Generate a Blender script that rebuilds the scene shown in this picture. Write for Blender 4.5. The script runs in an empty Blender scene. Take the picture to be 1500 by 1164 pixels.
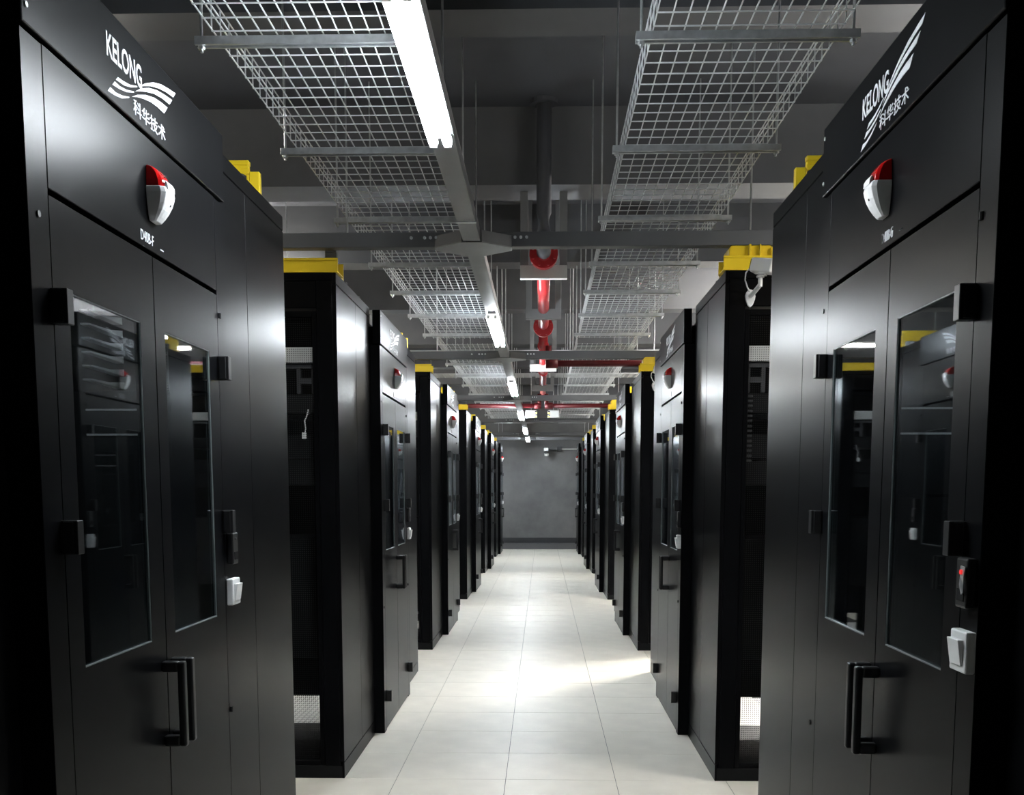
import bpy, math, random
from mathutils import Matrix, Vector
PI = math.pi
random.seed(7)
SC = bpy.context.scene
COL = SC.collection

# ------------------------------------------------------------ camera
cd = bpy.data.cameras.new('camera'); cam = bpy.data.objects.new('camera', cd); COL.objects.link(cam)
cam.location = (0.7958, -5.8178, 1.5765)
cam.rotation_euler = (PI/2 - 0.1146, 0, 0.0277)
cd.sensor_width = 36; cd.sensor_fit = 'HORIZONTAL'
cd.lens = 36*1595.6/1500
cd.shift_y = (900.3-582)/1500
cd.clip_end = 100; cd.clip_start = 0.05
SC.camera = cam
# ------------------------------------------------------------ world, exposure
w = bpy.data.worlds.new('world'); SC.world = w; w.use_nodes = True
w.node_tree.nodes['Background'].inputs[0].default_value = (0.01, 0.011, 0.012, 1)
w.node_tree.nodes['Background'].inputs[1].default_value = 1.0
SC.view_settings.view_transform = 'Standard'
SC.view_settings.look = 'None'
SC.view_settings.gamma = 1
SC.view_settings.use_curve_mapping = False
SC.view_settings.exposure = 2.68
TUBE = 26.0            # strength of the aisle tubes
HOT_R, HOT_L, ROOF_FILL = 12.0, 14.0, 230.0
COLD = 6.5

BAYS = [-4.73, 0.0, 4.83, 9.83, 14.8, 19.8]
ORD = ['nearest', 'second', 'third', 'fourth', 'fifth', 'farthest']

# ------------------------------------------------------------ materials
def mat(name, col, rough=0.5, metal=0.0, spec=0.5, emit=None, estr=0, noise=0.0, nscale=8, bump=0.0, bscale=200, coat=0):
    m = bpy.data.materials.new(name); m.use_nodes = True
    nt = m.node_tree; b = nt.nodes['Principled BSDF']
    b.inputs['Base Color'].default_value = (*col, 1); b.inputs['Roughness'].default_value = rough
    b.inputs['Metallic'].default_value = metal; b.inputs['Specular IOR Level'].default_value = spec
    b.inputs['Coat Weight'].default_value = coat
    if emit: b.inputs['Emission Color'].default_value = (*emit, 1); b.inputs['Emission Strength'].default_value = estr
    if noise or bump:
        tc = nt.nodes.new('ShaderNodeTexCoord')
    if noise:
        n = nt.nodes.new('ShaderNodeTexNoise'); n.inputs['Scale'].default_value = nscale; n.inputs['Detail'].default_value = 6
        nt.links.new(tc.outputs['Object'], n.inputs['Vector'])
        r = nt.nodes.new('ShaderNodeValToRGB')
        r.color_ramp.elements[0].position = 0.3; r.color_ramp.elements[1].position = 0.7
        r.color_ramp.elements[0].color = (*[c*(1-noise) for c in col], 1)
        r.color_ramp.elements[1].color = (*[min(1, c*(1+noise)) for c in col], 1)
        nt.links.new(n.outputs['Fac'], r.inputs['Fac']); nt.links.new(r.outputs['Color'], b.inputs['Base Color'])
    if bump:
        n2 = nt.nodes.new('ShaderNodeTexNoise'); n2.inputs['Scale'].default_value = bscale
        nt.links.new(tc.outputs['Object'], n2.inputs['Vector'])
        bp = nt.nodes.new('ShaderNodeBump'); bp.inputs['Strength'].default_value = bump; bp.inputs['Distance'].default_value = 0.001
        nt.links.new(n2.outputs['Fac'], bp.inputs['Height']); nt.links.new(bp.outputs['Normal'], b.inputs['Normal'])
    return m

M = {}
M['black'] = mat('black_powder_coat', (0.0040, 0.0042, 0.0048), 0.285, spec=0.034)
M['black_plastic'] = mat('black_plastic', (0.008, 0.008, 0.009), 0.4)
M['dark_in'] = mat('dark_interior', (0.0055, 0.0059, 0.0066), 0.6, spec=0.15)
M['gap'] = mat('joint_dark_grey', (0.05, 0.05, 0.047), 0.9)  # flat dark grey of the bed in the tile joints
M['grey_in'] = mat('grey_interior_metal', (0.06, 0.063, 0.067), 0.45, metal=0.3)
M['rim'] = mat('pane_edge', (0.16, 0.18, 0.18), 0.35)
M['silver'] = mat('galvanised_steel', (0.50, 0.52, 0.53), 0.36, metal=0.9, noise=0.15, nscale=30)
M['zinc_wire'] = mat('zinc_wire', (0.66, 0.68, 0.69), 0.35, metal=0.45)
M['beam'] = mat('charcoal_beam_paint', (0.085, 0.089, 0.096), 0.5, noise=0.15, nscale=3)
M['trough'] = mat('grey_trough_paint', (0.16, 0.165, 0.17), 0.45, noise=0.1, nscale=4)
M['white'] = mat('white_plastic', (0.78, 0.78, 0.78), 0.35)
M['print'] = mat('white_print', (0.60, 0.61, 0.63), 0.6, spec=0.2)
M['yellow'] = mat('yellow_plastic', (0.80, 0.57, 0.02), 0.35)
M['red_lens'] = mat('red_lens', (0.55, 0.008, 0.008), 0.12, coat=0.6)
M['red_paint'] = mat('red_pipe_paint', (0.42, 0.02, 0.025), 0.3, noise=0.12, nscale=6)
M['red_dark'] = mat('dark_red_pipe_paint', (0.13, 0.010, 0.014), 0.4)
M['led_red'] = mat('red_indicator', (0.6, 0.02, 0.02), 0.3, emit=(1, 0.05, 0.05), estr=0.1)
M['lightgrey'] = mat('light_grey_metal', (0.55, 0.56, 0.55), 0.4, bump=0.2, bscale=300)
M['floor'] = mat('anti_static_floor', (0.83, 0.79, 0.70), 0.40, noise=0.05, nscale=5, spec=0.35)
M['ceiling'] = mat('dark_ceiling_paint', (0.075, 0.079, 0.092), 0.8, noise=0.15, nscale=1.2)
M['cbeam'] = mat('ceiling_beam_paint', (0.085, 0.088, 0.096), 0.8, noise=0.15, nscale=2)
M['wall'] = mat('dark_wall_paint', (0.04, 0.041, 0.046), 0.8, noise=0.15, nscale=1)
M['base'] = mat('dark_skirting', (0.035, 0.036, 0.04), 0.6)
M['curb'] = mat('grey_curb', (0.12, 0.12, 0.125), 0.6)
M['pale'] = mat('pale_ceiling_panel', (0.85, 0.83, 0.80), 0.7)
M['hazard_y'] = mat('hazard_yellow', (0.7, 0.6, 0.02), 0.5)
def tube_mat(name, s):
    return mat(name, (0.9, 0.9, 0.9), 0.4, emit=(0.88, 0.95, 1.0), estr=s)
M['tube'] = tube_mat('lit_led_tube', TUBE)
M['tube_r'] = mat('lit_tube_warm', (0.9, 0.9, 0.9), 0.4, emit=(1.0, 0.95, 0.85), estr=HOT_R)
M['tube_r0'] = mat('lit_tube_side', (0.9, 0.9, 0.9), 0.4, emit=(1.0, 0.97, 0.92), estr=26)
M['tube_roof_fill'] = mat('roof_fill_tube', (0.9, 0.9, 0.9), 0.4, emit=(1.0, 0.96, 0.9), estr=ROOF_FILL)
M['tube_l'] = mat('lit_tube_warm_dim', (0.9, 0.9, 0.9), 0.4, emit=(1.0, 0.95, 0.85), estr=HOT_L)
M['tube_c'] = tube_mat('lit_tube_cold_aisle', COLD)

def back_wall_mat():
    m = mat('patched_concrete_paint', (0.1, 0.1, 0.1), 0.75)
    nt = m.node_tree; b = nt.nodes['Principled BSDF']
    tc = nt.nodes.new('ShaderNodeTexCoord')
    n = nt.nodes.new('ShaderNodeTexNoise'); n.inputs['Scale'].default_value = 1.6; n.inputs['Detail'].default_value = 5; n.inputs['Roughness'].default_value = 0.6
    nt.links.new(tc.outputs['Object'], n.inputs['Vector'])
    r = nt.nodes.new('ShaderNodeValToRGB'); e = r.color_ramp.elements
    e[0].position = 0.35; e[0].color = (0.12, 0.12, 0.122, 1); e[1].position = 0.75; e[1].color = (0.19, 0.19, 0.19, 1)
    nt.links.new(n.outputs['Fac'], r.inputs['Fac']); nt.links.new(r.outputs['Color'], b.inputs['Base Color'])
    return m
M['backwall'] = back_wall_mat()

def glass_mat():
    m = bpy.data.materials.new('smoked_door_glass'); m.use_nodes = True
    nt = m.node_tree; nt.nodes.clear()
    out = nt.nodes.new('ShaderNodeOutputMaterial'); mix = nt.nodes.new('ShaderNodeMixShader')
    tr = nt.nodes.new('ShaderNodeBsdfTransparent'); tr.inputs[0].default_value = (0.72, 0.76, 0.77, 1)
    gl = nt.nodes.new('ShaderNodeBsdfGlossy'); gl.inputs['Roughness'].default_value = 0.02; gl.inputs[0].default_value = (0.9, 0.95, 1, 1)
    lw = nt.nodes.new('ShaderNodeLayerWeight'); lw.inputs[0].default_value = 0.5
    pw = nt.nodes.new('ShaderNodeMath'); pw.operation = 'POWER'; pw.inputs[1].default_value = 4.0
    ma = nt.nodes.new('ShaderNodeMath'); ma.operation = 'MULTIPLY_ADD'; ma.inputs[1].default_value = 0.85; ma.inputs[2].default_value = 0.07
    nt.links.new(lw.outputs['Facing'], pw.inputs[0]); nt.links.new(pw.outputs[0], ma.inputs[0])
    nt.links.new(ma.outputs[0], mix.inputs[0]); nt.links.new(tr.outputs[0], mix.inputs[1]); nt.links.new(gl.outputs[0], mix.inputs[2])
    nt.links.new(mix.outputs[0], out.inputs[0])
    return m
M['glass'] = glass_mat()

def mesh_mat(name, col, scale, open_r, axes):
    # sheet metal punched with round holes
    m = mat(name, col, 0.45)
    nt = m.node_tree; b = nt.nodes['Principled BSDF']; out = nt.nodes['Material Output']
    tc = nt.nodes.new('ShaderNodeTexCoord'); sep = nt.nodes.new('ShaderNodeSeparateXYZ')
    nt.links.new(tc.outputs['Object'], sep.inputs[0])
    sq = []
    for ax in axes:
        a = nt.nodes.new('ShaderNodeMath'); a.operation = 'MULTIPLY'; a.inputs[1].default_value = scale
        nt.links.new(sep.outputs[ax], a.inputs[0])
        f = nt.nodes.new('ShaderNodeMath'); f.operation = 'FRACT'; nt.links.new(a.outputs[0], f.inputs[0])
        s = nt.nodes.new('ShaderNodeMath'); s.operation = 'SUBTRACT'; s.inputs[1].default_value = 0.5; nt.links.new(f.outputs[0], s.inputs[0])
        p = nt.nodes.new('ShaderNodeMath'); p.operation = 'POWER'; p.inputs[1].default_value = 2; nt.links.new(s.outputs[0], p.inputs[0])
        sq.append(p)
    ad = nt.nodes.new('ShaderNodeMath'); ad.operation = 'ADD'
    nt.links.new(sq[0].outputs[0], ad.inputs[0]); nt.links.new(sq[1].outputs[0], ad.inputs[1])
    lt = nt.nodes.new('ShaderNodeMath'); lt.operation = 'LESS_THAN'; lt.inputs[1].default_value = open_r**2
    nt.links.new(ad.outputs[0], lt.inputs[0])
    return m, nt, b, out, lt
def punched():
    m, nt, b, out, lt = mesh_mat('punched_black_sheet', (0.012, 0.012, 0.013), 90, 0.52, (0, 2))
    mix = nt.nodes.new('ShaderNodeMixShader'); tr = nt.nodes.new('ShaderNodeBsdfTransparent')
    nt.links.new(lt.outputs[0], mix.inputs[0]); nt.links.new(b.outputs[0], mix.inputs[1]); nt.links.new(tr.outputs[0], mix.inputs[2])
    nt.links.new(mix.outputs[0], out.inputs[0])
    return m
M['punched'] = punched()
def perf_tile():
    m, nt, b, out, lt = mesh_mat('perforated_floor_tile', (0.66, 0.645, 0.6), 28, 0.2, (0, 1))
    mx = nt.nodes.new('ShaderNodeMix'); mx.data_type = 'RGBA'
    mx.inputs['A'].default_value = (0.72, 0.71, 0.68, 1); mx.inputs['B'].default_value = (0.12, 0.12, 0.12, 1)
    nt.links.new(lt.outputs[0], mx.inputs['Factor']); nt.links.new(mx.outputs['Result'], b.inputs['Base Color'])
    return m
M['perf'] = perf_tile()

# ------------------------------------------------------------ mesh helpers
class MB:
    def __init__(s): s.v = []; s.f = []
    def box(s, x0, y0, z0, x1, y1, z1):
        n = len(s.v)
        x0, x1 = min(x0, x1), max(x0, x1); y0, y1 = min(y0, y1), max(y0, y1); z0, z1 = min(z0, z1), max(z0, z1)
        s.v += [(x0,y0,z0),(x1,y0,z0),(x1,y1,z0),(x0,y1,z0),(x0,y0,z1),(x1,y0,z1),(x1,y1,z1),(x0,y1,z1)]
        s.f += [tuple(n+i for i in q) for q in ((0,3,2,1),(4,5,6,7),(0,1,5,4),(1,2,6,5),(2,3,7,6),(3,0,4,7))]
        return s
    def tube(s, pts, r, k=8, cap=True, r2=None):
        pts = [Vector(p) for p in pts]; n0 = len(s.v)
        for i, p in enumerate(pts):
            d = (pts[min(i+1, len(pts)-1)] - pts[max(i-1, 0)]).normalized()
            a = Vector((0,0,1)) if abs(d.z) < 0.9 else Vector((1,0,0))
            u = d.cross(a).normalized(); t = d.cross(u)
            rr = r if r2 is None else r + (r2-r)*i/(len(pts)-1)
            for j in range(k):
                an = 2*PI*(j+0.5)/k
                s.v.append(tuple(p + u*math.cos(an)*rr + t*math.sin(an)*rr))
        for i in range(len(pts)-1):
            for j in range(k):
                a = n0+i*k+j; b = n0+i*k+(j+1) % k
                s.f.append((a, b, b+k, a+k))
        if cap:
            s.f.append(tuple(n0+j for j in reversed(range(k)))); s.f.append(tuple(n0+(len(pts)-1)*k+j for j in range(k)))
        return s
    def prism(s, poly, axis, a0, a1):
        # poly in the two other axes (kept in order), extruded along axis
        n = len(s.v); m = len(poly)
        for a in (a0, a1):
            for p in poly:
                q = list(p); q.insert(axis, a); s.v.append(tuple(q))
        s.f.append(tuple(n+i for i in range(m))); s.f.append(tuple(n+m+i for i in reversed(range(m))))
        for i in range(m):
            j = (i+1) % m; s.f.append((n+i, n+m+i, n+m+j, n+j))
        return s
    def loft(s, rings):
        n = len(s.v); k = len(rings[0])
        for r in rings: s.v += [tuple(p) for p in r]
        for i in range(len(rings)-1):
            for j in range(k):
                a = n+i*k+j; b = n+i*k+(j+1) % k; s.f.append((a, b, b+k, a+k))
        s.f.append(tuple(n+j for j in reversed(range(k)))); s.f.append(tuple(n+(len(rings)-1)*k+j for j in range(k)))
        return s
    def mesh(s, name, m, T=None, smooth=False):
        me = bpy.data.meshes.new(name)
        v = s.v if T is None else [tuple(T @ Vector(p)) for p in s.v]
        me.from_pydata(v, [], s.f); me.materials.append(m)
        import bmesh
        bm = bmesh.new(); bm.from_mesh(me); bmesh.ops.recalc_face_normals(bm, faces=bm.faces); bm.to_mesh(me); bm.free()
        if smooth:
            for p in me.polygons: p.use_smooth = True
        return me

def link(name, me, parent=None, bevel=0, seg=1):
    o = bpy.data.objects.new(name, me); COL.objects.link(o)
    if parent: o.parent = parent
    if bevel:
        b = o.modifiers.new('bevel', 'BEVEL'); b.width = bevel; b.segments = seg; b.limit_method = 'ANGLE'
        b.angle_limit = math.radians(40); b.harden_normals = False
    return o
def obj(name, mb, m, parent=None, bevel=0, smooth=False, label=None, T=None, seg=1):
    o = link(name, mb.mesh(name, m, T, smooth), parent, bevel, seg)
    if label: o['label'] = label
    return o
def thing(name, label, cat, loc=(0,0,0), rz=0, group=None):
    o = bpy.data.objects.new(name, None); COL.objects.link(o); o.empty_display_size = 0.1
    o.location = loc; o.rotation_euler = (0, 0, rz); tag(o, label, cat, group); return o
def tag(o, label, cat, group=None):
    o['label'] = label; o['category'] = cat
    if group: o['group'] = group
    return o
def struct(name, mb, m, bevel=0):
    o = obj(name, mb, m, None, bevel); o['kind'] = 'structure'; return o
def children(o, ALL=None): return list(o.children)
def dup(o, parent=None, top=True, **kw):
    c = o.copy(); COL.objects.link(c)
    if parent: c.parent = parent
    for k, v in kw.items(): setattr(c, k, v)
    for ch in o.children: dup(ch, c)
    return c
def B(*a): return MB().box(*a)

# ------------------------------------------------------------ the room
XL, XR, YB, YF, ZC = -4.0, 5.6, -8.5, 23.25, 4.15
floor = struct('floor', B(XL, YB, -0.2, XR, YF, -0.004), M['floor'])
joint = obj('joint_bed', B(-1.25, -2.45, -0.0039, 3.05, YF, -0.0030), M['gap'], floor)
struct('ceiling', B(XL, YB, ZC, XR, YF, ZC+0.2), M['ceiling'])
struct('wall_left', B(XL-0.2, YB, 0, XL, YF, ZC), M['wall'])
struct('wall_right', B(XR, YB, 0, XR+0.2, YF, ZC), M['wall'])
struct('wall_front', B(XL, YB-0.2, 0, XR, YB, ZC), M['wall'])
struct('wall_back', B(XL, YF, 0, XR, YF+0.2, ZC), M['backwall'])
struct('baseboard_back', B(XL, YF-0.02, 0.16, XR, YF, 0.30), M['base'])
struct('trim_1', B(XL, YF-0.10, 0, XR, YF, 0.155).box(XL, YF-0.11, 0.155, XR, YF, 0.165), M['curb'])
# floor tiles, 60 cm grid
tm = B(0.0015, 0.0015, -0.003, 0.5985, 0.5985, 0.0).mesh('floor_tile', M['floor'])
pm = B(0.0015, 0.0015, -0.003, 0.5985, 0.5985, 0.0).mesh('perforated_tile', M['perf'])
for j in range(-4, 39):
    for i in range(-1, 4):
        if j < -1 and i in (-1, 3): continue
        o = link('floor_tile', tm, floor); o.location = (0.6*i, 0.6*j, 0)
        if 0.6*j + 0.6 > YF - 0.1: o.scale = (1, (YF-0.1-0.6*j)/0.6, 1)
for b in BAYS[:5]:
    j0 = round((b+1.2)/0.6)
    for j in (j0, j0+1):
        for i in (-2, 4):
            o = link('perforated_tile', pm, floor); o.location = (0.6*i, 0.6*j, 0)
# ceiling beams
n = 1
for y0, y1 in ((-4.4, -4.0), (-1.55, -1.35), (-0.84, -0.55), (1.9, 2.3), (4.45, 4.75), (7.07, 7.38), (10.1, 10.5), (13.0, 13.35), (16, 16.3), (19, 19.3), (21.7, 22.0)):
    n += 1; struct('trim_%d' % n, B(XL, y0, 3.64, XR, y1, ZC), M['cbeam'])
# pale ceiling panels beyond the rows
for k, (x0, y0, x1, y1) in enumerate(((1.95, 4.8, 5.4, 7.0), (1.9, 10.6, 5.4, 12.9), (1.9, 13.4, 5.4, 15.9), (1.9, 16.4, 5.4, 21.6), (-3.8, 10.6, -0.2, 12.9), (-3.8, 13.4, -0.2, 18.9))):
    p = thing('ceiling_panel', ['pale ceiling panel above the second right row, nearest of the pale ones', 'pale ceiling panel over the third right row', 'pale ceiling panel over the fourth right row', 'long pale ceiling panel farthest on the right', 'pale ceiling panel over the third left row', 'long pale ceiling panel farthest on the left'][k], 'ceiling panel', (x0, y0, 4.1))
    obj('panel_sheet', B(0, 0, 0, x1-x0, y1-y0, 0.03), M['pale'], p)
    obj('panel_rim', B(0, 0, 0.03, x1-x0, 0.03, 0.048).box(0, y1-y0-0.03, 0.03, x1-x0, y1-y0, 0.048), M['cbeam'], p)

# ------------------------------------------------------------ racks
# local frame: x inward from the aisle face, y from the hot-aisle face into the row, mirrored by sx, sy
def rack_proto(sx, sy, variant):
    T = Matrix.Diagonal((sx, sy, 1, 1))
    W, D, H = 0.60, (1.10 if variant[0] == 'A' else 1.07), 2.70
    r = bpy.data.objects.new('server_rack', None); COL.objects.link(r); r.empty_display_size = 0.1
    def P(name, mb, m, bevel=0, parent=r, **k): return obj(name, mb, m, parent, bevel, T=T, **k)
    P('base_frame', B(0.004, 0.002, 0, W, D-0.002, 0.07), M['dark_in'], 0.002)
    P('plinth_rail', B(0, 0, 0.0, 0.012, D, 0.088), M['black'], 0.002)
    y = 0.0
    for a, b in ((0, 0.589), (0.5915, D)):
        P('side_panel', B(0, a, 0.092, 0.02, b, 2.638), M['black'], 0.0015)
    P('top_rail', B(0, 0, 2.642, 0.018, D, H), M['black'], 0.002)
    P('roof', B(0.018, 0, 2.66, W, D, H), M['black'], 0.003)
    P('inner_side_panel', B(W, 0.02, 0.07, W-0.008+0.0, D-0.02, 2.66), M['dark_in'])
    for yy in (0, D-0.05):
        for xx in (0.0205, W-0.069):
            P('corner_post', B(xx, yy, 0.07, xx+0.06 if xx > 0.1 else 0.105, yy+0.05, 2.66), M['black'], 0.003)
    P('header_plate', B(0.107, 0.004, 2.52, W-0.062, 0.03, 2.658), M['black'], 0.003)
    # hot-side door: frame and punched sheet
    d = P('mesh_door', B(0.107, 0.006, 0.072, 0.132, 0.03, 2.505).box(W-0.087, 0.006, 0.072, W-0.062, 0.03, 2.505)
          .box(0.132, 0.006, 2.475, W-0.087, 0.03, 2.505).box(0.132, 0.006, 0.072, W-0.087, 0.03, 0.10), M['black'], 0.002)
    me = MB(); me.v = [(0.132, 0.018, 0.10), (W-0.087, 0.018, 0.10), (W-0.087, 0.018, 2.475), (0.132, 0.018, 2.475)]; me.f = [(0, 1, 2, 3)]
    P('punched_sheet', me, M['punched'], parent=d)
    P('door_lock', B(W-0.082, -0.012, 1.1, W-0.067, 0.006, 1.26), M['black_plastic'], 0.002, parent=d)
    if variant[0] == 'A':
        # see-through rack: rails and a few units at the top
        P('cross_bar', B(0.107, 0.05, 2.245, W-0.062, 0.09, 2.325), M['lightgrey'], 0.002, label='perforated silver cross bar')
        P('bracket_frame', B(0.132, 0.06, 2.085, 0.15, 0.09, 2.235).box(0.15, 0.06, 2.215, 0.45, 0.09, 2.235).box(0.21, 0.06, 2.085, 0.23, 0.09, 2.215)
          .box(0.15, 0.06, 2.135, 0.21, 0.075, 2.165), M['grey_in'], 0.001)
        P('blanking_panel', B(0.106, D-0.06, 0.265, W-0.062, D-0.045, 2.6), M['dark_in'], 0.002)
        P('equipment_unit', B(0.135, 0.07, 1.98, 0.50, 0.7, 2.08), M['dark_in'], 0.003)
        P('equipment_unit', B(0.135, 0.16, 1.60, 0.50, 0.8, 1.87).box(0.14, 0.15, 1.74, 0.49, 0.16, 1.745), M['dark_in'], 0.003)
        P('inner_shelf', B(0.11, 0.30, 0.62, 0.54, 0.95, 1.30), M['dark_in'], 0.004)
        if variant == 'A_left':
            cb = P('patch_cable', MB().tube([(0.17, 0.05, 2.0), (0.175, 0.045, 1.97), (0.19, 0.05, 1.94), (0.185, 0.05, 1.90), (0.19, 0.05, 1.87)], 0.0035, 6), M['white'])
            P('plug', B(0.182, 0.042, 1.845, 0.205, 0.06, 1.88), M['white'], 0.002, parent=cb, label='white plug')
        elif variant == 'A_right':
            for q in range(14):
                z = 2.06 - q*0.026
                P('cable_clip', B(0.112, 0.045, z, 0.165, 0.06, z+0.012), M['grey_in'], 0.002)
    else:
        segs = ((0.10, 0.235), (0.30, 1.55)) if variant != 'B_slats' else ((0.10, 1.90),)
        for a, b in segs:
            P('blanking_panel', B(0.106, D-0.06, a, W-0.062, D-0.045, b), M['dark_in'], 0.002)
        for z in (1.757, 1.838):
            P('edge_strip', B(0.22, D-0.045, z-0.003, 0.43, D-0.037, z+0.003), M['white'])
        if variant == 'B_slats':
            for q in range(6):
                z = 2.16 - q*0.0445
                P('blade_unit', MB().loft([[(0.40, 1.045, z+0.001), (0.43, 1.045, z+0.001), (0.43, 1.045, z-0.004), (0.40, 1.045, z-0.004)], [(0.40, 0.88, z+0.003), (0.43, 0.88, z+0.003), (0.43, 0.88, z-0.006), (0.40, 0.88, z-0.006)], [(0.40, 0.76, z+0.016), (0.43, 0.76, z+0.016), (0.43, 0.76, z-0.008), (0.40, 0.76, z-0.008)]]), M['white'])
        else:
            P('blanking_panel', B(0.106, D-0.06, 1.56, W-0.062, D-0.045, 2.6), M['dark_in'], 0.002)
        P('equipment_unit', B(0.12, 0.2, 1.0, 0.5, 0.9, 1.6), M['dark_in'], 0.003)
    # gland bumps on the roof edge
    for yy, h in (((0.42, 0.035), (0.55, 0.05), (0.80, 0.03), (0.98, 0.045)) if variant[0] == 'A' else ((0.06, 0.03), (0.42, 0.05), (0.55, 0.03))):
        P('cable_gland', MB().tube([(0.07, yy, H), (0.07, yy, H+h)], 0.035, 10), M['black_plastic'], 0.004)
    return r

protos = {}
XA = {'left': -0.285, 'right': 1.738}
LEN = 1.10
def place_rack(side, row, k, depth=0):
    sx = -1 if side == 'left' else 1
    sy = 1 if row == 'A' else -1
    var = row + ('_' + side if row == 'A' else '')
    if row == 'B' and side == 'left' and k == 0: var = 'B_slats'
    key = (sx, sy, var)
    yb = BAYS[k] + (0 if row == 'A' else 3.56)
    loc = (XA[side] + sx*0.603*depth, yb, 0)
    if key not in protos:
        protos[key] = rack_proto(sx, sy, var); o = protos[key]
    else: o = dup(protos[key])
    o.location = loc
    desc = 'tall black server rack closing the %s %s bay on its %s side' % (ORD[k], side, 'near' if row == 'A' else 'far')
    if depth: desc = 'black server rack behind the end rack, %s side of the %s %s bay' % ('near' if row == 'A' else 'far', ORD[k], side)
    tag(o, desc, 'server rack', '%s row of server racks' % side)
for side in ('left', 'right'):
    for k in range(6):
        for row in 'AB':
            if k == 5 and row == 'B': continue
            place_rack(side, row, k)
    place_rack(side, 'B', 0, 1)

# ------------------------------------------------------------ aisle door units
# local frame: x = viewer's right, -y = out into the corridor, z up
WAVES = [[(-0.191, 2.552), (-0.157, 2.555), (-0.113, 2.562), (-0.064, 2.576), (-0.064, 2.573), (-0.106, 2.558), (-0.15, 2.547), (-0.205, 2.541)],
[(-0.212, 2.535), (-0.18, 2.535), (-0.137, 2.542), (-0.088, 2.555), (-0.088, 2.552), (-0.137, 2.536), (-0.184, 2.527), (-0.228, 2.522)],
[(-0.241, 2.512), (-0.209, 2.511), (-0.168, 2.518), (-0.12, 2.531), (-0.124, 2.527), (-0.168, 2.511), (-0.214, 2.502), (-0.259, 2.497)],
[(-0.046, 2.582), (-0.003, 2.604), (0.055, 2.627), (0.115, 2.643), (0.177, 2.653), (0.231, 2.66), (0.211, 2.643), (0.157, 2.637), (0.096, 2.626), (0.037, 2.611), (-0.004, 2.597)],
[(-0.077, 2.559), (-0.037, 2.58), (0.02, 2.601), (0.079, 2.616), (0.139, 2.625), (0.201, 2.632), (0.177, 2.613), (0.12, 2.609), (0.06, 2.6), (0.003, 2.585), (-0.045, 2.57)],
[(-0.101, 2.538), (-0.062, 2.556), (-0.006, 2.575), (0.059, 2.59), (0.11, 2.596), (0.16, 2.599), (0.132, 2.575), (0.082, 2.574), (0.033, 2.57), (-0.016, 2.561), (-0.063, 2.55)]]
def text_mesh(name, s, x0, z0, x1, z1, y, m, bold=0.0, thick=0.0006):
    cu = bpy.data.curves.new(name, 'FONT'); cu.body = s; cu.extrude = thick; cu.offset = bold; cu.resolution_u = 4
    t = bpy.data.objects.new(name, cu); COL.objects.link(t)
    dg = bpy.context.evaluated_depsgraph_get(); dg.update()
    me = bpy.data.meshes.new_from_object(t.evaluated_get(dg))
    bpy.data.objects.remove(t); bpy.data.curves.remove(cu)
    xs = [v.co.x for v in me.vertices]; ys = [v.co.y for v in me.vertices]
    ax, bx, ay, by = min(xs), max(xs), min(ys), max(ys)
    for v in me.vertices:
        X = x0 + (v.co.x-ax)/(bx-ax)*(x1-x0); Z = z0 + (v.co.y-ay)/(by-ay)*(z1-z0)
        v.co = (X, y - v.co.z, Z)
    me.materials.clear(); me.materials.append(m); me.name = name
    return me

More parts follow.
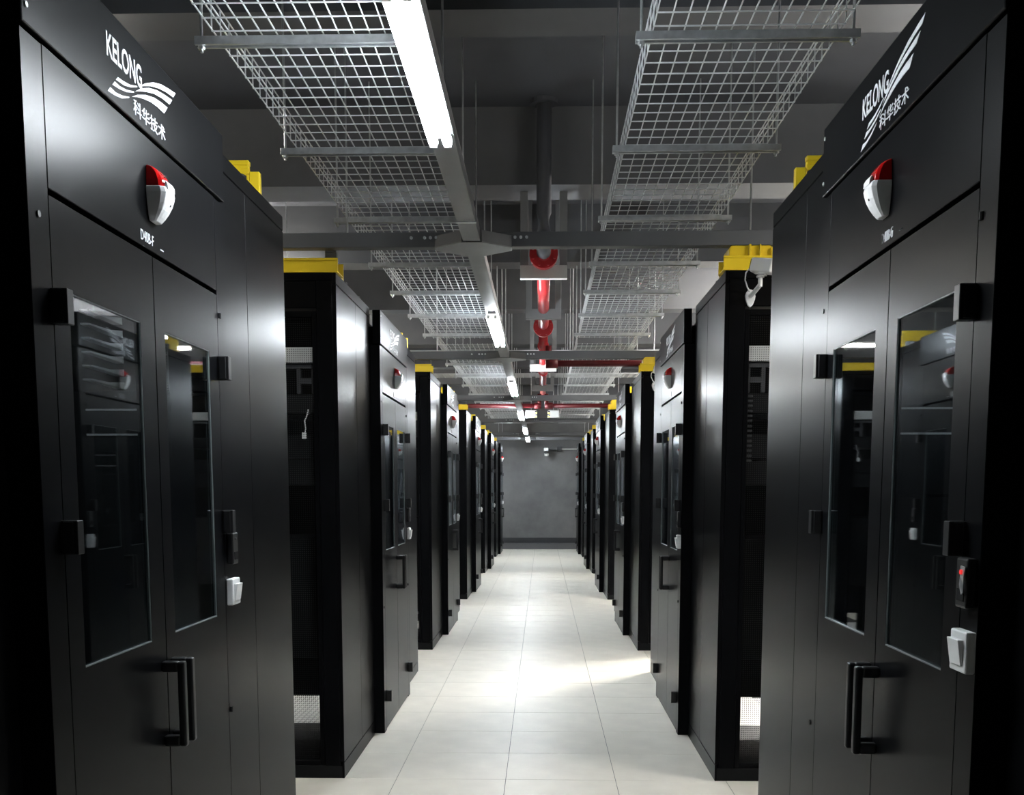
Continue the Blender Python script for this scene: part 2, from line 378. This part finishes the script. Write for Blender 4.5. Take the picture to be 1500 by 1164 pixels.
def door_proto():
    r = bpy.data.objects.new('aisle_door_unit', None); COL.objects.link(r); r.empty_display_size = 0.1
    P = lambda name, mb, m, bevel=0, parent=r, **k: obj(name, mb, m, parent, bevel, **k)
    HW = 0.68
    for s in (-1, 1):
        P('frame_stile', B(s*0.5855, -0.0, 0, s*HW, 0.16, 2.475), M['black'], 0.0015)
    P('frame_core', B(-0.586, 0.045, 2.15, 0.586, 0.12, 2.6), M['black'])
    P('roof_panel', B(-0.665, 0.12, 2.60, 0.665, 1.9, 2.66), M['black'])
    sg = P('sign_panel', B(-HW, -0.006, 2.483, HW, 0.045, 2.69), M['black'], 0.004, seg=2)
    hd = P('header_panel', B(-0.583, 0.0, 2.194, 0.583, 0.045, 2.477), M['black'], 0.0015)
    lg = P('emblem', MB(), M['print'], parent=sg, label='white printed wave emblem')
    mb = MB()
    for poly in WAVES: mb.prism([(a, b) for a, b in poly], 1, -0.0072, -0.0058)
    bpy.data.meshes.remove(lg.data) if False else None
    lg.data = mb.mesh('emblem', M['print'])
    link('lettering', text_mesh('lettering', 'KELONG', -0.255, 2.578, -0.030, 2.634, -0.0066, M['print'], 0.018), sg)['label'] = 'white printed word KELONG'
    link('lettering', text_mesh('lettering', '\u79d1\u534e\u6280\u672f', -0.095, 2.501, 0.135, 2.539, -0.0066, M['print'], 0.006), sg)['label'] = 'white printed Chinese characters'
    for x, z in ((-0.66, 2.52), (-0.66, 2.655)):
        P('screw', MB().tube([(x, -0.006, z), (x, -0.009, z)], 0.006, 10), M['lightgrey'], parent=sg)
    P('screw', MB().tube([(-0.635, 0, 2.13), (-0.635, -0.003, 2.13)], 0.007, 10), M['grey_in'])
    P('screw', MB().tube([(-0.64, 0, 0.82), (-0.64, -0.003, 0.82)], 0.008, 10), M['dark_in'])
    for z in (2.12, 0.86):
        P('keyhole', MB().tube([(0.605, -0.001, z-0.008), (0.605, -0.001, z+0.008)], 0.006, 8), M['dark_in'])
    # leaves
    for s in (-1, 1):
        a, b = (-0.583, 0.016) if s < 0 else (0.022, 0.583)
        wa, wb = (-0.505, -0.085) if s < 0 else (0.095, 0.49)
        z0, z1, w0, w1 = 0.012, 2.180, 1.18, 1.998
        lf = P('door_leaf', B(a, 0, z0, b, 0.018, w0).box(a, 0, w1, b, 0.018, z1).box(a, 0, w0, wa, 0.018, w1).box(wb, 0, w0, b, 0.018, w1), M['black'])
        P('glass_pane', B(wa, 0.005, w0, wb, 0.009, w1), M['glass'], parent=lf, label='smoked glass pane')
        P('glazing_rim', B(wa, 0.001, w0, wa+0.002, 0.0045, w1).box(wb-0.002, 0.001, w0, wb, 0.0045, w1).box(wa, 0.001, w0, wb, 0.0045, w0+0.003).box(wa, 0.001, w1-0.002, wb, 0.0045, w1), M['rim'], parent=lf)
        e = s*0.583
        for z in (1.955, 1.475, 0.23):
            P('hinge', B(e-0.016, -0.036, z-0.036, e+0.016, 0.0, z+0.036).box(e-0.019, -0.028, z-0.034, e-0.016, -0.006, z+0.034).box(e+0.016, -0.028, z-0.034, e+0.019, -0.006, z+0.034), M['black_plastic'], 0.003, parent=lf)
        hx = 0.019 + s*0.034
        P('handle', B(hx-0.013, -0.062, 0.885, hx+0.013, -0.042, 1.118).box(hx-0.013, -0.045, 1.088, hx+0.013, 0, 1.118).box(hx-0.013, -0.045, 0.885, hx+0.013, 0, 0.915), M['black_plastic'], 0.006, parent=lf, seg=3)
    return r
dp = door_proto()
CODES = {('left', 0): 'D40B-F', ('right', 0): 'D40B-G'}
def place_unit(side, k, first=[True]):
    yc = BAYS[k] + 1.80
    if first[0]: o = dp; first[0] = False
    else: o = dup(dp)
    o.location = (-0.225 if side == 'left' else 1.675, yc, 0); o.rotation_euler = (0, 0, PI/2 if side == 'left' else -PI/2)
    tag(o, 'black double-leaf glazed door unit between the racks of the %s %s bay' % (ORD[k], side), 'door unit', 'door units along the %s' % side)
    hd = [c for c in o.children if c.name.startswith('header_panel')][0]
    if (side, k) in CODES:
        t = link('lettering', text_mesh('lettering', CODES[(side, k)], -0.060, 2.208, 0.032, 2.234, -0.0006, M['print'], 0.0), hd)
        t['label'] = 'white code ' + CODES[(side, k)]
        link('small_print', text_mesh('small_print', '----', 0.082, 2.210, 0.106, 2.213, -0.0006, M['print'], 0.0), hd)
    else:
        obj('code_plate', B(-0.07, -0.002, 2.205, 0.04, 0.0, 2.24), M['black_plastic'], hd)

def strobe_proto():
    r = bpy.data.objects.new('alarm_strobe', None); COL.objects.link(r)
    def ring(z, hw, d):
        return [(-hw, -0.0005, z), (-hw*0.96, -d*0.72, z), (-hw*0.80, -d*0.94, z), (-hw*0.35, -d, z), (hw*0.35, -d, z), (hw*0.80, -d*0.94, z), (hw*0.96, -d*0.72, z), (hw, -0.0005, z)]
    prof = ((2.268, 0.024, 0.018), (2.280, 0.030, 0.028), (2.296, 0.035, 0.039), (2.312, 0.039, 0.047), (2.328, 0.041, 0.052), (2.338, 0.042, 0.054), (2.346, 0.042, 0.052), (2.352, 0.042, 0.050))
    obj('housing', MB().loft([ring(*p) for p in prof]), M['white'], r, 0.0015)
    prof = ((2.3525, 0.039, 0.045), (2.368, 0.039, 0.043), (2.382, 0.038, 0.037), (2.394, 0.037, 0.028), (2.402, 0.036, 0.016), (2.405, 0.034, 0.006))
    obj('lens', MB().loft([ring(*p) for p in prof]), M['red_lens'], r, 0.0015, label='red strobe lens')
    obj('horn_cover', MB().prism([(-0.0455, 2.352), (-0.0535, 2.345), (-0.0530, 2.358), (-0.0475, 2.368), (-0.0440, 2.366)], 0, -0.026, 0.026), M['white'], r, 0.001)
    obj('test_button', MB().tube([(0.006, -0.046, 2.312), (0.006, -0.0485, 2.311)], 0.003, 8), M['grey_in'], r)
    return r
def switch_proto():
    r = bpy.data.objects.new('wall_switch', None); COL.objects.link(r)
    obj('switch_box', B(-0.043, -0.022, 1.203, 0.043, 0, 1.289), M['white'], r, 0.004, seg=2)
    obj('rocker', MB().prism([(-0.022, 1.218), (-0.026, 1.218), (-0.034, 1.272), (-0.022, 1.272)], 0, -0.03, 0.03), M['white'], r, 0.001)
    return r
def reader_proto():
    r = bpy.data.objects.new('card_reader', None); COL.objects.link(r)
    obj('reader_body', B(-0.03, -0.022, 1.335, 0.03, 0, 1.438), M['black_plastic'], r, 0.005, seg=2)
    obj('key_pad', MB().box(-0.018, -0.0235, 1.35, 0.018, -0.0215, 1.375), M['dark_in'], r)
    obj('indicator', MB().tube([(0.0, -0.022, 1.418), (0.0, -0.0235, 1.418)], 0.004, 10), M['grey_in'], r)
    return r
sp, wp, rp = strobe_proto(), switch_proto(), reader_proto()
used = set()
def place(p, loc, rz, label, cat, group):
    o = p if p.name not in used else dup(p)
    used.add(p.name); o.location = loc; o.rotation_euler = (0, 0, rz); tag(o, label, cat, group); return o
for side in ('left', 'right'):
    for k in range(6):
        place_unit(side, k)
        X = -0.225 if side == 'left' else 1.675; rz = PI/2 if side == 'left' else -PI/2
        s = 1 if side == 'left' else -1
        yc = BAYS[k]+1.80
        tl = '%s %s door unit' % (ORD[k], side)
        place(sp, (X, yc + 0.03*1, 0), rz, 'red and white alarm strobe on the header of the ' + tl, 'alarm', 'alarm strobes')
        place(wp, (X, yc + s*0.638, 0), rz, 'white square rocker switch beside the ' + tl, 'switch', 'light switches')
        place(rp, (X, yc + s*0.640, 0), rz, 'small black card reader above the switch of the ' + tl, 'card reader', 'card readers')
t = thing('key_tag', 'crumpled silver tag with a red dot stuck to the nearest right card reader', 'tag', (1.6525, -2.93-0.655, 1.42))
obj('tag_sheet', MB().loft([[(0, -0.012, 0.0), (0, 0.012, 0.002), (-0.003, 0.012, 0.002), (-0.003, -0.012, 0.0)], [(-0.003, -0.014, -0.018), (-0.001, 0.010, -0.018), (-0.004, 0.010, -0.018), (-0.006, -0.014, -0.018)], [(0, -0.006, -0.034), (-0.003, 0.008, -0.036), (-0.006, 0.008, -0.036), (-0.003, -0.006, -0.034)], [(-0.002, -0.010, -0.052), (-0.001, 0.002, -0.056), (-0.004, 0.002, -0.056), (-0.005, -0.010, -0.052)]]), M['silver'], t)
obj('dot', MB().tube([(-0.004, 0.0, -0.010), (-0.008, 0.0, -0.010)], 0.005, 10), M['led_red'], t, label='small red dot')
# ------------------------------------------------------------ yellow fibre raceways on the rack tops
def raceway_proto(sx, row):
    T = Matrix.Diagonal((sx, 1, 1, 1))
    r = bpy.data.objects.new('fibre_raceway', None); COL.objects.link(r)
    if row == 'A':
        obj('channel', MB().box(-0.012, 0.0, 0.0, 0.9, 0.006, 0.072).box(-0.012, 0.16, 0, 0.9, 0.166, 0.072).box(-0.012, 0.006, 0, 0.9, 0.16, 0.006).box(-0.013, -0.006, 0.060, 0.9, 0.0, 0.072), M['yellow'], r, 0.002, T=T)
        obj('end_block', B(0.012, 0.20, 0.0, 0.9, 0.30, 0.07), M['yellow'], r, 0.004, T=T)
    else:
        obj('channel', MB().box(0.076, 0.0, 0.05, 0.9, 0.03, 0.105).box(0.080, 0.003, 0.0, 0.9, 0.03, 0.05).box(0.076, -0.003, 0.105, 0.9, 0.03, 0.125).box(0.078, 0.0, 0.125, 0.9, 0.03, 0.14).box(0.076, -0.003, 0.14, 0.9, 0.03, 0.158), M['yellow'], r, 0.002, T=T)
        obj('end_block', B(0.034, 0.0, 0.0, 0.0755, 0.03, 0.115), M['yellow'], r, 0.003, T=T)
    return r
rps = {(a, b): raceway_proto(-1 if a == 'left' else 1, b) for a in ('left', 'right') for b in 'AB'}
for side in ('left', 'right'):
    for k in range(6):
        for row in 'AB':
            if k == 0 and row == 'A' or k == 5 and row == 'B': continue
            yy = BAYS[k] + (0.0 if row == 'A' else 3.33)
            zz = 2.701
            place(rps[(side, row)], (XA[side], yy, zz), 0, 'yellow fibre raceway on top of the %s rack of the %s %s bay' % ('near-side' if row == 'A' else 'far-side', ORD[k], side), 'cable raceway', 'yellow raceways')
# outlet hoods on the right
for k in (1, 2, 3):
    t = thing('raceway_outlet', 'translucent yellow rounded cable outlet above the %s right bay' % ORD[k], 'cable outlet', (XA['right']+0.02, BAYS[k]+0.01, 2.774), 0, 'yellow outlets')
    mb = MB(); n = 10; outer = []
    w_, h_ = 0.225, 0.062
    for cx, cz, a0 in ((w_-0.03, 0, 0),):
        pass
    poly = [(0, 0)] + [(0.03-0.03*math.cos(a), h_-0.03+0.03*math.sin(a)) for a in [PI/2*i/6 for i in range(7)]] + [(w_-0.03+0.03*math.sin(a), h_-0.03+0.03*math.cos(a)) for a in [PI/2*i/6 for i in range(7)]] + [(w_, 0)]
    obj('outlet_shell', mb.prism(poly, 1, 0.02, 0.19), M['yellow'], t, 0.004)
    for xa, xb, zz in ((0.10, 0.112, 0.06), (0.155, 0.162, 0.06), (0.215, 0.225, 0.045)):
        obj('outlet_rib', B(xa, 0, 0, xb, 0.02, zz), M['yellow'], t, 0.002)

# ------------------------------------------------------------ cameras on the right-hand racks
def cctv_proto():
    r = bpy.data.objects.new('security_camera', None); COL.objects.link(r)
    # origin on the rack face; +x right, -y towards the viewer
    rings = []
    for t in (0, 0.2, 0.5, 0.8, 1.0):
        z = -0.055 + 0.10*t; hw = (0.006 + 0.022*math.sin(PI*min(1, t*0.75+0.12)))
        rings.append([(hw*math.cos(2*PI*i/14), -0.001-0.0*t, z + hw*0.5*math.sin(2*PI*i/14)) for i in range(14)])
    sh = MB()
    pr = [(0.0, -0.058), (0.014, -0.045), (0.024, -0.018), (0.027, 0.0), (0.022, 0.018), (0.012, 0.03), (0, 0.034), (-0.012, 0.03), (-0.022, 0.018), (-0.027, 0), (-0.024, -0.018), (-0.014, -0.045)]
    obj('mount_plate', sh.prism(pr, 1, -0.014, 0.0), M['white'], r, 0.004, seg=2)
    obj('arm', MB().tube([(0, -0.010, 0.0), (0.008, -0.05, 0.008), (0.016, -0.10, 0.02), (0.026, -0.13, 0.035)], 0.012, 10).tube([(0.026, -0.13, 0.025), (0.026, -0.13, 0.072)], 0.011, 12).tube([(0.026, -0.13, 0.070), (0.026, -0.13, 0.080)], 0.020, 14), M['white'], r, 0.001, smooth=False)
    R = Matrix.Translation((0.040, -0.14, 0.122)) @ Matrix.Rotation(math.radians(-38), 4, 'Z') @ Matrix.Rotation(math.radians(10), 4, 'Y') @ Matrix.Rotation(math.radians(-6), 4, 'X')
    obj('camera_body', B(-0.060, -0.036, -0.034, 0.060, 0.036, 0.036), M['white'], r, 0.008, T=R, seg=3)
    obj('camera_face', B(-0.066, -0.030, -0.028, -0.060, 0.030, 0.030), M['black_plastic'], r, 0.003, T=R)
    obj('lens', MB().tube([(-0.060, 0, 0), (-0.070, 0, 0)], 0.018, 14), M['black_plastic'], r, T=R, label='black camera lens')
    obj('hinge_block', B(-0.018, -0.016, -0.044, 0.022, 0.016, -0.034), M['white'], r, 0.003, T=R)
    obj('cable', MB().tube([(0.0, -0.13, 0.115), (-0.028, -0.12, 0.118), (-0.042, -0.10, 0.10), (-0.040, -0.07, 0.07), (-0.02, -0.03, 0.04), (-0.004, -0.014, 0.024)], 0.004, 7), M['white'], r)
    return r
cp = cctv_proto()
for k in (1, 2, 3):
    place(cp, (XA['right']+0.128, BAYS[k]-0.0, 2.568), 0, 'white security camera on an arm at the top of the %s right bay' % ORD[k], 'security camera', 'cameras on the racks')

# ------------------------------------------------------------ cross beams, light trough, lamps
LX0, LX1, LZ = 0.388, 0.476, 2.83
for i, y0 in enumerate([-4.73, 0.0, 4.9, 9.85, 14.95, 19.95, 22.3]):
    yb = y0 + 0.02
    t = thing('cross_beam', 'dark steel beam spanning the corridor over the near end of the %s bays' % ORD[i] if i < 6 else 'dark steel beam crossing the corridor just before the back wall', 'beam', (0.72, yb, LZ), 0, 'cross beams')
    w2 = 1.35
    obj('channel', B(-w2, 0, 0.0, w2, 0.012, 0.075).box(-w2, 0.012, 0, w2, 0.075, 0.010).box(-w2, 0.012, 0.065, w2, 0.075, 0.075), M['beam'], t, 0.002)
    for s, xs in ((-1, (-0.73, -0.66, -0.63, -0.60)), (1, (0.0, -0.06, -0.09, 0.05, 0.08, 0.11))):
        for x in xs:
            obj('bolt', MB().tube([(x-0.12 if s > 0 else x+0.12, 0.0, 0.045), (x-0.12 if s > 0 else x+0.12, -0.012, 0.045)], 0.008, 6), M['silver'], t)
    for x in (-1.05, 1.10):
        obj('standoff', B(x-0.03, 0.0905, 2.775-LZ, x+0.03, 0.15, 0.0).box(x-0.03, 0.0755, -0.006, x+0.03, 0.15, 0.03), M['beam'], t, 0.002)
    for x in (-0.95, 1.15):
        obj('hanger_rod', MB().tube([(x, 0.04, 0.07), (x, 0.04, ZC-LZ)], 0.005, 6), M['silver'], t)
    cx = (LX0+LX1)/2 - 0.72
    poly = [(cx-0.20, 0.0), (cx-0.052, -0.13), (cx+0.052, -0.13), (cx+0.20, 0.0), (cx+0.20, 0.075), (cx+0.052, 0.20), (cx-0.052, 0.20), (cx-0.20, 0.075)]
    obj('gusset_plate', MB().prism(poly, 2, -0.006, -0.001), M['trough'], t)
    obj('gusset_lip', MB().prism([(cx-0.20, 0.0), (cx-0.052, -0.13), (cx-0.052, -0.126), (cx-0.20, 0.004)], 2, -0.001, 0.055).prism([(cx+0.20, 0.0), (cx+0.052, -0.13), (cx+0.052, -0.126), (cx+0.20, 0.004)], 2, -0.001, 0.055), M['beam'], t)
# trough pieces
ys = [-6.5, -1.75+1.27, 4.0, 9.0, 14.0, 19.0, 22.9]
for i in range(len(ys)-1):
    a, b = ys[i]+0.004, ys[i+1]-0.004
    t = thing('lighting_trough', ['nearest length of grey lighting trough carrying the bright lamp overhead', 'second length of grey lighting trough beyond the first cross beam', 'third length of grey lighting trough overhead', 'fourth length of grey lighting trough overhead', 'fifth length of grey lighting trough overhead', 'last length of grey lighting trough reaching the back wall'][i], 'lighting trough', ((LX0+LX1)/2, a, LZ+0.0), 0, 'lighting troughs')
    L_ = b-a; h = 0.044
    obj('trough_channel', MB().box(-h, 0, 0, h, L_, 0.004).box(-h, 0, 0.004, -h+0.003, L_, 0.06).box(h-0.003, 0, 0.004, h, L_, 0.06), M['trough'], t, 0.0015)
    obj('joint_clip', MB().box(-h-0.004, L_-0.03, -0.003, h+0.004, L_-0.004, 0.0).box(h, L_-0.03, 0, h+0.004, L_-0.004, 0.075), M['silver'], t)
LAMPS = [(-2.98, -1.80), (2.10, 3.65), (7.05, 8.6), (12.0, 13.5), (16.9, 18.4), (20.9, 22.2)]
def lamp(y0, y1, label, group='tube lamps under the trough', tm_='tube', loc=None, rz=0):
    L_ = y1-y0
    t = thing('tube_lamp', label, 'lamp', loc or ((LX0+LX1)/2, y0, LZ-0.002), rz, group)
    wb = 0.03 if not loc else 0.012
    obj('lamp_base', B(-wb, 0, -0.017, wb, L_, 0.0), M['white'], t, 0.002)
    if loc and loc[2] > 3:
        for y in (0.2, L_-0.2): obj('hanger_rod', MB().tube([(0, y, 0), (0, y, ZC-loc[2])], 0.004, 6), M['silver'], t)
    for x in (-0.025, 0.025):
        obj('tube', MB().tube([(x, 0.012, -0.034), (x, L_-0.012, -0.034)], 0.0165 if not loc else 0.014, 14), M[tm_], t)
        for y in (0, L_-0.012):
            obj('lamp_holder', B(x-0.012, y, -0.05, x+0.012, y+0.012, -0.02), M['white'], t)
    return t
for i, (a, b) in enumerate(LAMPS):
    lamp(a, b, ['big bright twin tube lamp overhead, nearest the viewer', 'second twin tube lamp beyond the first cross beam', 'third twin tube lamp down the corridor', 'fourth twin tube lamp down the corridor', 'fifth twin tube lamp down the corridor', 'farthest twin tube lamp before the back wall'][i])
for k in range(0, 5):
    y = BAYS[k]+4.2
    lamp(0, 1.5, 'twin tube lamp over the hot aisle behind the %s right bay' % ORD[k], 'lamps over the side aisles', 'tube_r0' if k == 0 else 'tube_r', (4.2 if k == 0 else 5.0, y-0.35 if k == 0 else y+0.05, 3.12 if k == 0 else 3.5), PI/2)
    lamp(0, 1.5, 'twin tube lamp over the hot aisle behind the %s left bay' % ORD[k], 'lamps over the side aisles', 'tube_l', (-1.3, y, 3.5), PI/2)
for k in (1, 2, 3, 4):  # unseen lamps added to brighten the pale ceiling panels on the right
    lamp(0, 1.2, 'added unseen fill lamp above the roof of the %s right bay' % ORD[k], 'added fill lamps over the bay roofs', 'tube_roof_fill' if k == 2 else 'tube_r', (4.6 if k == 2 else 5.4, BAYS[k]+1.3, 3.05), PI/2)
for k in range(0, 5):  # the nearest bay's pair is added to light its slats and edge strips
    y = BAYS[k]+1.8
    lamp(0, 1.0, 'twin tube lamp inside the cold aisle of the %s right bay' % ORD[k], 'lamps inside the cold aisles', 'tube_c', (3.6, y-0.3, 2.5995), PI/2)
    lamp(0, 0.9, 'twin tube lamp inside the cold aisle of the %s left bay' % ORD[k], 'lamps inside the cold aisles', 'tube_c', (-1.0, y-0.45, 2.5995), PI/2)

# ------------------------------------------------------------ wire mesh trays and their struts
TZ = 3.035
def tray(x0, x1, ya, yb, label):
    t = thing('mesh_tray', label, 'cable tray', (x0, ya, TZ), 0, 'wire mesh cable trays')
    W = x1-x0; L_ = yb-ya; r = 0.0019; hs = 0.10
    n = int(round(W/0.05))
    lw = B(-r, 0, 0, r, L_, 2*r).mesh('long_wire', M['zinc_wire'])
    for i in range(n+1):
        o = link('long_wire', lw, t); o.location = (W*i/n, 0, 0)
    for x in (0, W):
        for z in (0.05, 0.10):
            o = link('long_wire', lw, t); o.location = (x, 0, z)
    cm = MB().box(-r, 0, -2*r, W+r, 2*r, 0).box(-2*r, 0, 0, 0, 2*r, hs).box(W, 0, 0, W+2*r, 2*r, hs).mesh('cross_wire', M['zinc_wire'])
    m = int(round(L_/0.10))
    for j in range(m):
        o = link('cross_wire', cm, t); o.location = (0, j*0.10+0.02, 0)
def strut(x0, x1, y, label):
    t = thing('tray_strut', label, 'strut', (x0, y, TZ-0.008), 0, 'struts under the mesh trays')
    W = x1-x0
    obj('strut_channel', MB().box(0, -0.02, -0.026, W, -0.017, 0).box(0, 0.017, -0.026, W, 0.02, 0).box(0, -0.017, -0.003, W, 0.017, 0).box(0, -0.017, -0.026, W, -0.010, -0.023).box(0, 0.010, -0.026, W, 0.017, -0.023), M['silver'], t, 0.0008)
    for x in (0.018, W-0.018):
        obj('threaded_rod', MB().tube([(x, 0, -0.045), (x, 0, ZC-TZ)], 0.005, 8), M['silver'], t)
        obj('nut', MB().tube([(x, 0, -0.036), (x, 0, -0.026)], 0.011, 6), M['silver'], t)
SEG = [(-5.4, -2.6), (-2.59, 0.0), (0.01, 2.4), (2.41, 5.0), (5.4, 8.6), (8.65, 11.6), (11.65, 15.0), (15.05, 18.6)]
SO = ['nearest', 'second', 'third', 'fourth', 'fifth', 'sixth', 'seventh', 'farthest']
for i, (a, b) in enumerate(SEG):
    tray(1.145, 1.745, a, b, '%s length of the right galvanised wire mesh tray overhead' % SO[i])
    tray(-0.265, 0.335, a, b, '%s length of the left galvanised wire mesh tray overhead' % SO[i])
SY = [-4.5, -3.3, -2.13, -0.97, 0.23, 1.40, 2.40, 3.47, 4.61, 5.85, 7.0, 8.3, 9.6, 11.0, 12.4, 13.9, 15.6, 17.4]
SO2 = ['first', 'second', 'third', 'fourth', 'fifth', 'sixth', 'seventh', 'eighth', 'ninth', 'tenth', 'eleventh', 'twelfth', 'thirteenth', 'fourteenth', 'fifteenth', 'sixteenth', 'seventeenth', 'eighteenth']
for i, y in enumerate(SY[2:]):
    strut(1.09, 1.80, y, '%s galvanised strut under the right mesh tray counting from the viewer' % SO2[i])
    strut(-0.33, 0.385, y, '%s galvanised strut under the left mesh tray counting from the viewer' % SO2[i])
# cross trays between the two runs, farther down
for y0, y1, lab in ((8.0, 8.7, 'wire mesh tray crossing the corridor above the third lamp'), (10.7, 11.3, 'wire mesh tray crossing the corridor beyond the third lamp')):
    t = thing('mesh_tray', lab, 'cable tray', (-0.9, y0, 3.29), 0, 'crossing mesh trays')
    W, L_ = 3.4, y1-y0
    lw = B(0, -0.0028, 0, W, 0.0028, 0.0056).mesh('long_wire', M['zinc_wire'])
    for i in range(int(L_/0.05)+1):
        o = link('long_wire', lw, t); o.location = (0, i*0.05, 0)
    cw = B(-0.0028, 0, -0.0056, 0.0028, L_, 0).mesh('cross_wire', M['zinc_wire'])
    for i in range(int(W/0.1)+1):
        o = link('cross_wire', cw, t); o.location = (i*0.1, 0, 0)

# ------------------------------------------------------------ sprinkler pipe and brackets
pz, px = 3.20, 0.80
t = thing('sprinkler_pipe', 'red sprinkler main running down the corridor under the ceiling', 'pipe', (px, 1.95, pz))
obj('pipe_run', MB().tube([(0, 0.0, 0), (0, 3.3, 0)], 0.05, 20).tube([(0, 3.5, 0), (0, 12.0, 0)], 0.05, 20), M['red_paint'], t, smooth=True)
for y in (0.02, 3.42):
    obj('flange', MB().tube([(0, y, 0), (0, y+0.03, 0)], 0.10, 24).tube([(0, y+0.035, 0), (0, y+0.065, 0)], 0.10, 24), M['red_paint'], t, 0.002)
    for q in range(8):
        a = 2*PI*(q+0.5)/8
        obj('flange_bolt', MB().tube([(0.08*math.cos(a), y-0.015, 0.08*math.sin(a)), (0.08*math.cos(a), y+0.08, 0.08*math.sin(a))], 0.008, 6), M['red_paint'], t)
for y in (4.9, 7.6, 9.8):
    obj('coupling', MB().tube([(0, y, 0), (0, y+0.10, 0)], 0.066, 20), M['red_paint'], t, 0.003)
t = thing('riser_pipe', 'dark painted riser pipe dropping from the ceiling to the red sprinkler main', 'pipe', (px, 1.95, pz))
obj('riser', MB().tube([(0, 0.05, 0), (0, -0.08, 0.02), (0, -0.16, 0.10), (0, -0.18, 0.22), (0, -0.18, ZC-pz-0.001)], 0.05, 18), M['ceiling'], t, smooth=True)
obj('riser_collar', MB().tube([(0, -0.18, ZC-pz-0.03), (0, -0.18, ZC-pz-0.001)], 0.09, 18), M['ceiling'], t)
for i, (y, hw, z) in enumerate(((2.1, 0.165, -0.145), (4.3, 0.16, -0.09), (8.4, 0.17, -0.12), (11.2, 0.17, -0.12))):
    b = thing('pipe_hanger', ['grey U-shaped hanger around the red pipe by its first flange', 'grey clamp hanger on the red pipe above the second lamp', 'grey U-shaped hanger on the red pipe above the third lamp', 'farthest grey U-shaped hanger on the red pipe'][i], 'pipe hanger', (px, y, pz), 0, 'pipe hangers')
    obj('hanger_strap', B(-hw, -0.03, z, -hw+0.055, 0.03, ZC-pz).box(hw-0.055, -0.03, z, hw, 0.03, ZC-pz), M['trough'], b, 0.002)
    obj('hanger_plate', B(-hw, -0.036, z-0.004, hw, -0.03, z+0.085).box(-hw, -0.03, z-0.004, hw, 0.03, z), M['lightgrey'] if i in (0, 2) else M['trough'], b, 0.001)
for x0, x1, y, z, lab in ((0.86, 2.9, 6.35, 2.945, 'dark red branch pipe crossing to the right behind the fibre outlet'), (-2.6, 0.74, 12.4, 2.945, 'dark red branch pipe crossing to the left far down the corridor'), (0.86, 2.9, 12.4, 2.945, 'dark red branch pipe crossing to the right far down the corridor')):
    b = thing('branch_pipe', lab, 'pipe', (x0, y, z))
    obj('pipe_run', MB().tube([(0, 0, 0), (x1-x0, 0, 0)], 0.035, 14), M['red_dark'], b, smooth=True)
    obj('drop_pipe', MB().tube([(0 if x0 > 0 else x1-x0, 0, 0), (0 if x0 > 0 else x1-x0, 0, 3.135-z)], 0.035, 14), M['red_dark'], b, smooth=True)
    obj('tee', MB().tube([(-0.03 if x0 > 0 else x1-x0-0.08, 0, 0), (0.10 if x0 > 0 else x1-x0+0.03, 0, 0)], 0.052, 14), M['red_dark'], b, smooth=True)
for x, lab in ((0.60, 'white box with yellow and black hazard tape hung left of the red pipe'), (0.98, 'white box with yellow and black hazard tape hung right of the red pipe')):
    b = thing('warning_box', lab, 'box', (x, 13.0, 2.79), 0, 'hazard taped boxes')
    obj('box_shell', B(-0.10, 0, 0, 0.10, 0.12, 0.13), M['lightgrey'], b, 0.008)
    s = 1 if x < 0.8 else -1
    for q in range(4):
        obj('hazard_stripe', MB().prism([(s*0.06, 0.03*q), (s*0.10, 0.03*q+0.012), (s*0.10, 0.03*q+0.03), (s*0.06, 0.03*q+0.018)], 1, -0.003, -0.0005), M['hazard_y'] if q % 2 == 0 else M['black_plastic'], b)
    obj('hanger_rod', MB().tube([(0, 0.06, 0.13), (0, 0.06, ZC-2.79)], 0.005, 6), M['silver'], b)
# camera and conduit on the back wall
t = thing('security_camera', 'small security camera in front of the dark back wall', 'security camera', (0.90, 22.95, 2.60))
obj('camera_body', B(-0.07, -0.16, -0.03, 0.05, 0.06, 0.05), M['white'], t, 0.01)
obj('camera_face', B(-0.06, -0.165, -0.09, 0.04, -0.03, -0.03), M['black_plastic'], t, 0.01)
obj('camera_dome', MB().tube([(0, -0.06, -0.16), (0, -0.06, -0.09)], 0.05, 14, r2=0.06), M['lightgrey'], t)
obj('arm', B(0.05, 0.0, 0.0, 0.25, 0.3, 0.04), M['grey_in'], t, 0.003)
t = thing('conduit', 'thin grey conduit running right from the far camera along the back wall', 'conduit', (1.24, 23.2, 2.63))
obj('conduit_pipe', MB().tube([(0, 0, 0), (1.2, 0, 0)], 0.018, 10), M['lightgrey'], t)
obj('junction_box', B(-0.06, -0.03, -0.06, 0.06, 0.05, 0.06), M['grey_in'], t, 0.004)
